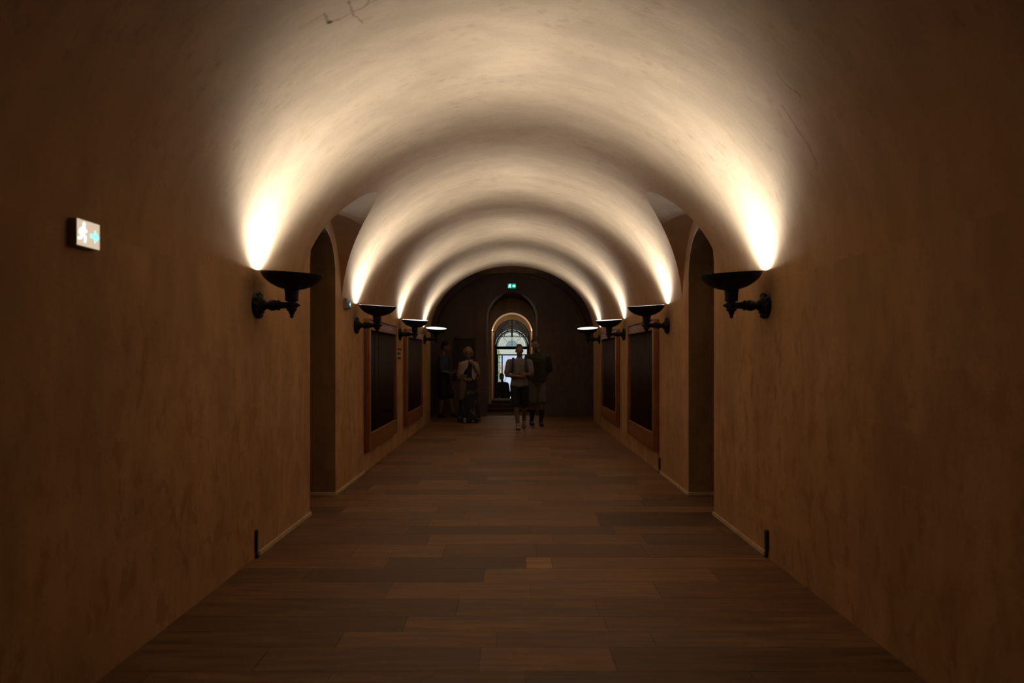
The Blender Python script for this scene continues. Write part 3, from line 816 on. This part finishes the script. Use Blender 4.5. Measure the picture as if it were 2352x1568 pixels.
# ---------------------------------------------------------------- people
def skinned(name, build, voxel, mat, parent, smooth=3):
    bm = NB(); build(bm)
    me = bpy.data.meshes.new(name); bm.to_mesh(me); bm.free()
    t = bpy.data.objects.new(name, me); C.objects.link(t)
    r = t.modifiers.new('r', 'REMESH'); r.mode = 'VOXEL'; r.voxel_size = voxel
    if smooth:
        s = t.modifiers.new('s', 'SMOOTH'); s.iterations = smooth; s.factor = .5
    dg = bpy.context.evaluated_depsgraph_get(); dg.update()
    out = bpy.data.meshes.new_from_object(t.evaluated_get(dg))
    bpy.data.objects.remove(t); out.name = name
    return obj(name, out, mat, parent)
def limb(bm, pts, rad, n=14):
    pts = [Vector(p) for p in pts]
    for i in range(len(pts) - 1):
        a, b = pts[i], pts[i+1]; ra, rb = rad[i], rad[i+1]
        d = b - a
        if d.length < 1e-5: continue
        u, v = frame_axes(d)
        rings(bm, [[a + d*t + (u*math.cos(2*PI*k/n) + v*math.sin(2*PI*k/n)) * (ra + (rb-ra)*t) for k in range(n)] for t in (0, .25, .5, .75, 1)])
    for p, r in zip(pts, rad): ball(bm, p, r*.995, seg=n)
def loft(bm, rows, n=28, fold=0, folds=9, seed=0):
    """rows: (z, cx, cy, rx, ry)"""
    rs = []
    for z, cx, cy, rx, ry in rows:
        ring = []
        for k in range(n):
            a = 2*PI*k/n; f = 1 + fold * (1 if fold == 0 else (rows[0][0] - z) / max(1e-3, rows[0][0] - rows[-1][0])) * math.sin(folds*a + seed + z*2)
            ring.append(Vector((cx + rx*math.cos(a)*f, cy + ry*math.sin(a)*f, z)))
        rs.append(ring)
    rings(bm, rs)
def hand(bm, wrist, d, palm_n, curl=.5, s=1.0, side=1):
    """palm, four fingers of different length and a thumb from the side of the palm"""
    w0 = Vector(wrist); d = Vector(d).normalized(); nrm = Vector(palm_n); nrm = (nrm - d*nrm.dot(d)).normalized(); sd = d.cross(nrm) * side
    c = w0 + d*.048*s
    rot = Matrix((sd, nrm, d)).transposed().to_4x4()
    m = Matrix.Translation(c) @ rot @ Matrix.Diagonal((.040*s, .016*s, .052*s, 1))
    bmesh.ops.create_uvsphere(bm, u_segments=14, v_segments=10, radius=1, matrix=m)
    for k, L in enumerate((.068, .076, .071, .056)):
        p = w0 + d*.088*s + sd*(.029 - .0195*k)*s
        pts = [p - d*.02]; ang = .12; q = p.copy(); pts.append(q.copy())
        for j, f in enumerate((.45, .32, .25)):
            ang += curl*(.7 if j else .5)
            dirn = (d*math.cos(ang) + nrm*math.sin(ang)).normalized(); q = q + dirn*L*f*s; pts.append(q.copy())
        limb(bm, pts, [.010*s, .0095*s, .009*s, .0085*s, .0075*s], 8)
    p = w0 + d*.030*s + sd*.034*s
    td = (d*.75 + sd*.55 + nrm*.35).normalized(); td2 = (d*.92 + sd*.1 + nrm*.4).normalized()
    limb(bm, [w0 + d*.02*s + sd*.02*s, p + td*.012*s, p + td*.036*s, p + td*.036*s + td2*.026*s], [.013*s, .0125*s, .011*s, .009*s], 8)
def head(bm, c, yaw=0, pitch=0, s=1.0):
    M = Matrix.Translation(Vector(c)) @ Euler((pitch, 0, yaw)).to_matrix().to_4x4()
    def b(p, r, sx=1, sy=1, sz=1):
        m = M @ Matrix.Translation(Vector(p)*s) @ Matrix.Diagonal((sx*r*s, sy*r*s, sz*r*s, 1)); bmesh.ops.create_uvsphere(bm, u_segments=20, v_segments=14, radius=1, matrix=m)
    b((0, .012, .035), .1, .76, .94, .88); b((0, -.012, -.035), .1, .60, .72, .84); b((0, -.045, -.088), .032, 1.1, .9, .8)
    b((0, -.084, .020), .05, .62, .34, .28)   # brow
    b((0, -.094, -.015), .02, .62, .8, 1.7); b((0, -.104, -.032), .014, 1.15, .9, .8)
    b((0, -.082, -.062), .02, 1.25, .5, .36); b((0, -.080, -.072), .018, 1.1, .55, .4)
    for x in (-1, 1):
        b((x*.077, .008, -.012), .03, .34, .62, 1.0); b((x*.045, -.058, -.030), .022, 1, .8, .9)
def eyes(parent, c, yaw=0, pitch=0, s=1.0):
    M = Matrix.Translation(Vector(c)) @ Euler((pitch, 0, yaw)).to_matrix().to_4x4()
    for x in (-1, 1):
        bm = NB(); bmesh.ops.create_uvsphere(bm, u_segments=12, v_segments=8, radius=.0115*s, matrix=M @ Matrix.Translation(Vector((x*.031, -.072, -.002))*s))
        obj('eye', bm, EYE, parent)
def hair_cap(bm, c, yaw=0, pitch=0, s=1.0, vol=1.0, back=0.0):
    M = Matrix.Translation(Vector(c)) @ Euler((pitch, 0, yaw)).to_matrix().to_4x4()
    def b(p, r, sx=1, sy=1, sz=1):
        m = M @ Matrix.Translation(Vector(p)*s) @ Matrix.Diagonal((sx*r*s, sy*r*s, sz*r*s, 1)); bmesh.ops.create_uvsphere(bm, u_segments=20, v_segments=14, radius=1, matrix=m)
    b((0, .022, .055), .1*vol, .785, .92, .78); b((0, .050, .008), .1*vol, .74, .66, .86 + back)
    for k in range(26):
        a = PI*(k/25) ; b((math.cos(a)*.068, .022 - .080*math.sin(a)*.9, .068 + .008*math.sin(k*3.1)), .018*vol, 1, 1, 1.1)
    for k in range(60 if vol > 1.3 else 18):
        a = random.uniform(0, 2*PI); q = random.uniform(.2, .9); b((math.cos(a)*.07*q, .02 + math.sin(a)*.08*q, .062 + .068*math.sqrt(1-q*q)*vol), .020*vol)
    if vol > 1.3:
        for k in range(46):
            a = random.uniform(-.25, PI + .25); b((math.cos(a)*.092, .03 + .080*math.sin(a), random.uniform(-.045, .09)), random.uniform(.022, .034))
def shoe(bm, ankle, yaw=0, lift=0, s=1.0):
    M = Matrix.Translation(Vector(ankle)) @ Euler((lift, 0, yaw)).to_matrix().to_4x4()
    def b(p, sx, sy, sz):
        bmesh.ops.create_uvsphere(bm, u_segments=16, v_segments=10, radius=1, matrix=M @ Matrix.Translation(Vector(p)) @ Matrix.Diagonal((sx*s, sy*s, sz*s, 1)))
    b((0, .015, -.045), .042, .06, .045); b((0, -.06, -.058), .047, .085, .032); b((0, -.12, -.062), .042, .055, .026); b((0, -.01, -.01), .045, .05, .045)
def sole(bm, ankle, yaw=0, lift=0):
    M = Matrix.Translation(Vector(ankle)) @ Euler((lift, 0, yaw)).to_matrix().to_4x4()
    rs = []
    for z in (-.094, -.074):
        ring = []
        for k in range(28):
            a = 2*PI*k/28; y = -.052 + .125*math.sin(a); wx = .048*math.cos(a) * (1.0 if y < -.05 else .85)
            ring.append(M @ Vector((wx, y, z)))
        rs.append(ring)
    rings(bm, rs)
EYE = plain('eye', (.10, .075, .06), .3)
SKIN = plain('skin', (.17, .085, .055), .55, var=.08); SKIN2 = plain('skin_tanned', (.15, .075, .045), .55, var=.08)  # skin tones lowered, dimness of the far end put into the colour
def cloth(name, col, var=.12): return plain(name, col, .85, var=var)

def torso_rows(k=1.0, g=0.0, sh=.195):
    """body rows for a person 1.75 m tall, scaled by k; g grows the shell"""
    R = [(.86, 0, .0, .165, .115), (.93, 0, .0, .172, .120), (1.02, 0, .0, .150, .108), (1.10, 0, -.005, .142, .105), (1.20, 0, -.008, .158, .115),
         (1.30, 0, -.005, .172, .120), (1.38, 0, 0, sh - .02, .105), (1.43, 0, .005, sh - .045, .080), (1.465, 0, .01, .095, .068)]
    return [(z*k, x*k, y*k, rx*k + g, ry*k + g) for z, x, y, rx, ry in R]
def person(root, k, P, skin, headyaw=0, headpitch=0):
    """P: joints in metres. One continuous body surface."""
    def build(bm):
        loft(bm, torso_rows(k))
        limb(bm, [(0, .015, 1.44*k), (0, .005, 1.52*k)] , [.058*k, .052*k]); limb(bm, [(0, .005, 1.50*k), P['head'] - Vector((0, -.01, .06))], [.052*k, .050*k])
        head(bm, P['head'], headyaw, headpitch, k)
        for s in 'lr':
            sg = -1 if s == 'l' else 1
            limb(bm, [(sg*.12*k, 0, 1.40*k), P['sh'+s], P['el'+s], P['wr'+s]], [.055*k, .054*k, .040*k, .026*k])
            hand(bm, P['wr'+s], P['hd'+s], P['pn'+s], P.get('curl', .5), k, P.get('sd'+s, sg))
            kn, an = P['kn'+s], P['an'+s]; calf = kn.lerp(an, .35) + Vector((0, .012, 0))
            limb(bm, [(sg*.085*k, 0, .90*k), P['hp'+s], P['hp'+s].lerp(kn, .5), kn, calf, an], [.095*k, .090*k, .076*k, .056*k, .056*k, .036*k])
            M = an; ya = P.get('yaw'+s, 0); f = Vector((math.sin(ya), -math.cos(ya), 0))
            limb(bm, [M + Vector((0, 0, -.03)), M + f*.06 + Vector((0, 0, -.055)), M + f*.13 + Vector((0, 0, -.066))], [.034, .030, .022])
    return skinned('body', build, .0075, skin, root)
V = Vector
def group_person(o, label): tag(o, label, 'person')

# --- man in a pale shirt and black shorts, arms folded, walking towards us
k = 1.0
A = empty('person', (.155, 14.36, 0))
P = dict(head=V((0, -.02, 1.635)), shl=V((-.205, 0, 1.385)), shr=V((.205, 0, 1.385)), ell=V((-.265, -.06, 1.12)), elr=V((.255, -.08, 1.13)),
         wrl=V((-.02, -.205, 1.10)), wrr=V((-.02, -.175, 1.17)), hdl=V((1, .10, .15)), hdr=V((-1, .15, -.25)), pnl=V((0, 1, .1)), pnr=V((0, 1, 0)), sdl=-1, sdr=1,
         hpl=V((-.09, 0, .86)), hpr=V((.09, .01, .86)), knl=V((-.075, -.13, .50)), knr=V((.10, .03, .49)), anl=V((-.03, -.15, .095)), anr=V((.10, .24, .135)), curl=.35)
person(A, k, P, SKIN, .05, .05)
eyes(A, P['head'], .05, .05)
skinned('hair', lambda bm: hair_cap(bm, P['head'], .05, .05, 1, 1.0), .008, plain('brown_hair', (.035, .022, .014), .7), A)
def f(bm):
    loft(bm, [(z, x, y, rx, ry) for z, x, y, rx, ry in torso_rows(1, .022)]); ball(bm, (0, 0, 1.40), .1, 1.9, .95, .6)
    for s in 'lr':
        sg = -1 if s == 'l' else 1; e = P['sh'+s].lerp(P['el'+s], .78)
        limb(bm, [(sg*.10, 0, 1.40), P['sh'+s], e], [.075, .078, .070])
    limb(bm, [(0, .01, 1.44), (0, .005, 1.475)], [.078, .066])
skinned('shirt', f, .010, cloth('pale_shirt', (.15, .135, .13)), A)  # pale cloth darkened in colour to stand in for the dim light there
def f(bm):
    loft(bm, [(1.0, 0, 0, .175, .132), (.93, 0, 0, .192, .140), (.84, 0, 0, .196, .138)])
    for s in 'lr': limb(bm, [P['hp'+s] + V((0, 0, .03)), P['hp'+s].lerp(P['kn'+s], .5), P['kn'+s] + V((0, 0, .03))], [.108, .102, .090])
skinned('shorts', f, .010, cloth('black_shorts', (.006, .006, .007)), A)
for s in 'lr':
    lift = 0 if s == 'l' else .28
    sh = skinned('shoe', lambda bm: shoe(bm, P['an'+s], 0, lift), .008, cloth('pale_canvas_shoe', (.30, .20, .13)), A)
    bm = NB(); sole(bm, P['an'+s], 0, lift); obj('sole', bm, plain('dark_sole', (.02, .018, .016), .8), sh)
for sg in (-1, 1):
    bm = NB()
    path = [(sg*.125, .10, 1.44), (sg*.13, .02, 1.485), (sg*.135, -.09, 1.44), (sg*.135, -.142, 1.34), (sg*.14, -.150, 1.24), (sg*.16, -.10, 1.12), (sg*.165, .04, 1.06)]
    rs = []
    for i, p in enumerate(path):
        p = V(p); rs.append([p + V((-.022, 0, 0)), p + V((.022, 0, 0)), p + V((.022, .004, .006)), p + V((-.022, .004, .006))])
    rings(bm, rs); obj('backpack_strap', bm, cloth('dark_strap', (.03, .028, .028)), A)
skinned('backpack', lambda bm: (ball(bm, (0, .21, 1.26), .1, 1.35, .75, 2.1), ball(bm, (0, .24, 1.17), .1, 1.2, .7, 1.3)), .012, cloth('dark_backpack', (.03, .03, .032)), A)
group_person(A, 'man in a pale shirt and black shorts with folded arms and a backpack, walking forward')

# --- taller man in a dark shirt behind him
B = empty('person', (.565, 14.98, 0), math.radians(8))
kb = 1.075
Q = dict(head=V((-.06, -.02, 1.770)), shl=V((-.215, 0, 1.49)), shr=V((.215, 0, 1.49)), ell=V((-.27, .05, 1.20)), elr=V((.275, .07, 1.20)),
         wrl=V((-.15, .19, 1.02)), wrr=V((.15, .19, 1.02)), hdl=V((.5, .2, -.7)), hdr=V((-.5, .2, -.7)), pnl=V((0, -1, 0)), pnr=V((0, -1, 0)), sdl=1, sdr=-1,
         hpl=V((-.10, 0, .93)), hpr=V((.10, 0, .93)), knl=V((-.10, -.05, .52)), knr=V((.085, -.10, .53)), anl=V((-.11, .16, .11)), anr=V((.06, -.06, .095)), curl=.5)
person(B, kb, Q, SKIN2, -.1, .05)
eyes(B, Q['head'], -.1, .05, kb)
skinned('hair', lambda bm: hair_cap(bm, Q['head'], -.1, .05, kb, 1.05), .008, plain('black_hair', (.008, .007, .006), .7), B)
def f(bm):
    loft(bm, torso_rows(kb, .024)); ball(bm, (0, 0, 1.50), .1, 2.0, .98, .6)
    for s in 'lr':
        sg = -1 if s == 'l' else 1; e = Q['sh'+s].lerp(Q['el'+s], .86)
        limb(bm, [(sg*.10, 0, 1.50), Q['sh'+s], e], [.08, .084, .080])
    limb(bm, [(0, .01, 1.55), (0, .005, 1.585)], [.08, .068])
skinned('shirt', f, .010, cloth('dark_olive_shirt', (.018, .016, .012)), B)
def f(bm):
    loft(bm, [(1.08, 0, 0, .185, .14), (1.0, 0, 0, .205, .148), (.90, 0, 0, .208, .146)])
    for s in 'lr': limb(bm, [Q['hp'+s] + V((0, 0, .03)), Q['hp'+s].lerp(Q['kn'+s], .5), Q['kn'+s] + V((0, 0, .03))], [.115, .112, .104])
skinned('shorts', f, .010, cloth('grey_brown_shorts', (.09, .075, .062)), B)
for s in 'lr':
    lift = 0 if s == 'r' else .2
    skinned('sock', lambda bm: limb(bm, [Q['kn'+s].lerp(Q['an'+s], .45), Q['an'+s]], [.060, .045]), .010, cloth('black_sock', (.012, .011, .011)), B)
    sh = skinned('shoe', lambda bm: shoe(bm, Q['an'+s], 0, lift, 1.05), .008, cloth('dark_shoe', (.03, .025, .022)), B)
    bm = NB(); sole(bm, Q['an'+s], 0, lift); obj('sole', bm, plain('dark_sole_rubber', (.02, .018, .016), .8), sh)
group_person(B, 'taller man in a dark shirt, hands behind his back, just behind the pale-shirted man')

# --- woman in a long black patterned dress with a cream shawl, hand at her chin
Wm = empty('person', (-1.005, 15.72, 0), math.radians(6))
kw = .97
S = dict(head=V((0, -.04, 1.575)), shl=V((-.18, 0, 1.345)), shr=V((.18, 0, 1.345)), ell=V((-.235, -.04, 1.07)), elr=V((.225, -.10, 1.09)),
         wrl=V((-.06, -.19, .985)), wrr=V((.105, -.20, 1.33)), hdl=V((1, -.1, .1)), hdr=V((-.45, .2, 1)), pnl=V((0, 1, 0)), pnr=V((0, 1, .1)), sdl=-1, sdr=1,
         hpl=V((-.085, 0, .83)), hpr=V((.085, 0, .83)), knl=V((-.085, -.02, .47)), knr=V((.085, -.02, .47)), anl=V((-.09, 0, .095)), anr=V((.09, 0, .095)), curl=.6)
person(Wm, kw, S, SKIN, .1, .12)
eyes(Wm, S['head'], .1, .12, kw)
random.seed(3)
skinned('hair', lambda bm: hair_cap(bm, S['head'], .1, .12, kw, 1.31, .0), .008, plain('short_blond_hair', (.15, .085, .04), .7), Wm)
def patterned():
    m, nt, b = new_mat('black_dress_with_pale_scrolls')
    wv = nd(nt, 'ShaderNodeTexWave'); wv.wave_type = 'RINGS'; wv.inputs['Scale'].default_value = 1.7; wv.inputs['Distortion'].default_value = 7; wv.inputs['Detail'].default_value = 2
    nt.links.new(coords(nt, (1.6, 1.6, 1), (.2, 0, -.3)), wv.inputs['Vector'])
    s = nd(nt, 'ShaderNodeSeparateXYZ'); nt.links.new(coords(nt), s.inputs[0])
    fac = mathn(nt, 'MULTIPLY', mapr(nt, wv.outputs['Fac'], .88, .97, 0, .8), mapr(nt, s.outputs[2], .55, .95, 1, 0))
    nt.links.new(mixc(nt, fac, (.010, .011, .012), (.13, .12, .095)), b.inputs['Base Color']); b.inputs['Roughness'].default_value = .8; return m
def f(bm):
    loft(bm, [(1.40, 0, 0, .12, .085), (1.34, 0, 0, .175, .118), (1.20, 0, -.01, .178, .132), (1.05, 0, 0, .165, .125), (.90, 0, 0, .195, .150), (.6, 0, 0, .205, .165),
              (.3, .01, .01, .225, .19), (.10, .02, .02, .255, .215), (.035, .02, .02, .262, .22)], 96, .055, 11)
skinned('dress', f, .010, patterned(), Wm, 2)
# cream shawl: a double-sided cloth draped round the shoulders, its ends crossing in front
def shawl():
    bm = NB(); NU, NV = 110, 22
    keys = [(-72, .98), (-60, .95), (-48, 1.06), (-30, 1.17), (0, 1.16), (60, 1.10), (120, 1.06), (180, .99), (215, 1.0), (240, 1.10), (258, 1.21), (268, 1.27)]
    def hem(a):
        for (a0, z0), (a1, z1) in zip(keys, keys[1:]):
            if a0 <= a <= a1: t = (a-a0)/(a1-a0); t = t*t*(3-2*t); return z0 + (z1-z0)*t
        return keys[-1][1]
    def P(u, v, off):
        a = -72 + 340*u; r = math.radians(a); c, sn = math.cos(r), math.sin(r)
        t = min(1, v/.34); sh = t*(2-t)
        rx = .075 + (.225-.075)*sh + .055*max(0, v-.34); ry = .070 + (.150-.070)*sh + .035*max(0, v-.34)
        w = .007*math.sin(9*r + 5*v) * v + .006*math.sin(23*r + 9*v + 2*math.sin(3*r))*v
        z = 1.425 - .075*sh*abs(c)**1.2 - .05*sh*(1-abs(c)) - max(0, v-.34)/.66*(1.35 - hem(a))
        k = 1 + w/.2 - off/.2
        return Vector((rx*c*k, ry*sn*k - .012, z))
    g = [[[bm.verts.new(P(i/NU, j/NV, o)) for j in range(NV+1)] for i in range(NU+1)] for o in (0, .016)]
    for i in range(NU):
        for j in range(NV):
            for q in (0, 1): bm.faces.new((g[q][i][j], g[q][i+1][j], g[q][i+1][j+1], g[q][i][j+1]))
        for j in (0, NV): bm.faces.new((g[0][i][j], g[0][i+1][j], g[1][i+1][j], g[1][i][j]))
    for j in range(NV):
        for i in (0, NU): bm.faces.new((g[0][i][j], g[0][i][j+1], g[1][i][j+1], g[1][i][j]))
    obj('shawl', bm, cloth('cream_shawl', (.27, .20, .145), .1), Wm)  # cream toned down, shade of the far end painted into the cloth
shawl()
def f(bm):
    loft(bm, [(1.10, -.11, -.135, .085, .035), (.95, -.12, -.145, .085, .035), (.75, -.135, -.160, .078, .035), (.60, -.15, -.172, .060, .030), (.52, -.165, -.175, .035, .022)], 30, .05, 7)
skinned('scarf_end', f, .009, cloth('beige_scarf', (.08, .062, .045), .15), Wm, 2)
for s in 'lr':
    skinned('shoe', lambda bm: shoe(bm, S['an'+s] + V((0, -.16 if s == 'l' else -.05, 0)), 0, 0, .92), .008, cloth('grey_shoe', (.14, .12, .11)), Wm)
group_person(Wm, 'short-haired blonde woman in a long dark dress and cream shawl, hand raised to her chin')

# --- man in a navy top and black shorts in the shadow at the far left, seen from the side
Cc = empty('person', (-1.70, 17.0, 0), math.radians(78))
kc = 1.06
T = dict(head=V((0, -.05, 1.745)), shl=V((-.205, 0, 1.47)), shr=V((.205, 0, 1.47)), ell=V((-.25, -.02, 1.17)), elr=V((.25, -.04, 1.17)),
         wrl=V((-.15, -.23, 1.10)), wrr=V((.13, -.24, 1.12)), hdl=V((.8, -.5, .1)), hdr=V((-.8, -.5, .1)), pnl=V((0, 0, 1)), pnr=V((0, 0, 1)), sdl=1, sdr=-1,
         hpl=V((-.10, 0, .92)), hpr=V((.10, 0, .92)), knl=V((-.10, .0, .50)), knr=V((.10, -.12, .52)), anl=V((-.10, .06, .095)), anr=V((.10, -.22, .095)), curl=.6)
person(Cc, kc, T, SKIN2, 0, .2)
eyes(Cc, T['head'], 0, .2, kc)
skinned('hair', lambda bm: hair_cap(bm, T['head'], 0, .2, kc, 1.04), .008, plain('dark_brown_hair', (.012, .009, .008), .7), Cc)
def f(bm):
    loft(bm, torso_rows(kc, .024)); ball(bm, (0, 0, 1.48), .1, 1.95, .98, .6)
    for s in 'lr':
        sg = -1 if s == 'l' else 1; limb(bm, [(sg*.10, 0, 1.48), T['sh'+s], T['sh'+s].lerp(T['el'+s], .85)], [.08, .082, .074])
skinned('shirt', f, .010, cloth('navy_shirt', (.025, .040, .065)), Cc)
def f(bm):
    loft(bm, [(1.08, 0, 0, .185, .14), (1.0, 0, 0, .205, .15), (.90, 0, 0, .21, .155)])
    for s in 'lr': limb(bm, [T['hp'+s] + V((0, 0, .03)), T['hp'+s].lerp(T['kn'+s], .5), T['kn'+s] + V((0, 0, .05))], [.12, .125, .12])
skinned('shorts', f, .010, cloth('black_baggy_shorts', (.006, .006, .007)), Cc)
for s in 'lr': skinned('shoe', lambda bm: shoe(bm, T['an'+s], 0, 0, 1.05), .008, cloth('black_shoe', (.012, .011, .011)), Cc)
group_person(Cc, 'man in navy top and baggy black shorts, side view, in the dark left corner')

# --- dark figure outside beyond the gates
D = empty('person', (-.36, 25.2, -.85), math.radians(20))
kd = .965
U = dict(head=V((-.02, -.02, 1.615)), shl=V((-.18, 0, 1.34)), shr=V((.18, 0, 1.34)), ell=V((-.21, -.06, 1.08)), elr=V((.24, .0, 1.08)),
         wrl=V((-.19, -.20, .90)), wrr=V((.24, -.06, .86)), hdl=V((0, -.6, -.5)), hdr=V((0, -.2, -1)), pnl=V((1, 0, 0)), pnr=V((-1, 0, 0)), sdl=1, sdr=1,
         hpl=V((-.085, 0, .83)), hpr=V((.085, 0, .83)), knl=V((-.09, -.06, .47)), knr=V((.09, .02, .47)), anl=V((-.09, -.10, .095)), anr=V((.09, .08, .095)), curl=.6)
person(D, kd, U, SKIN2)
eyes(D, U['head'], 0, 0, kd)
random.seed(9)
skinned('hair', lambda bm: hair_cap(bm, U['head'], 0, 0, kd, 1.1, .25), .009, plain('dark_hair', (.01, .008, .007), .7), D)
def f(bm):
    loft(bm, [(z, x, y, rx + .035, ry + .035) for z, x, y, rx, ry in torso_rows(kd)] ); loft(bm, [(.98, 0, 0, .20, .16), (.8, 0, 0, .21, .17), (.62, 0, 0, .20, .16)])
    for s in 'lr':
        sg = -1 if s == 'l' else 1; limb(bm, [(sg*.08, 0, 1.37), U['sh'+s], U['el'+s], U['wr'+s]], [.08, .08, .062, .048])
skinned('coat', f, .011, cloth('black_coat', (.010, .010, .012)), D)
def f(bm):
    for s in 'lr': limb(bm, [U['hp'+s], U['kn'+s], U['an'+s] + V((0, 0, .03))], [.11, .080, .058])
skinned('trousers', f, .011, cloth('black_trousers', (.008, .008, .010)), D)
for s in 'lr': skinned('shoe', lambda bm: shoe(bm, U['an'+s], 0, 0, .95), .009, cloth('black_boot', (.012, .011, .011)), D)
skinned('shoulder_bag', lambda bm: (ball(bm, (.27, .03, .98), .1, .75, 1.2, 1.4), limb(bm, [(.25, .03, 1.1), (.20, .0, 1.43)], [.012, .012])), .011, cloth('black_bag', (.012, .012, .014)), D)
group_person(D, 'dark figure in a black coat by the gate beyond the end doorway')
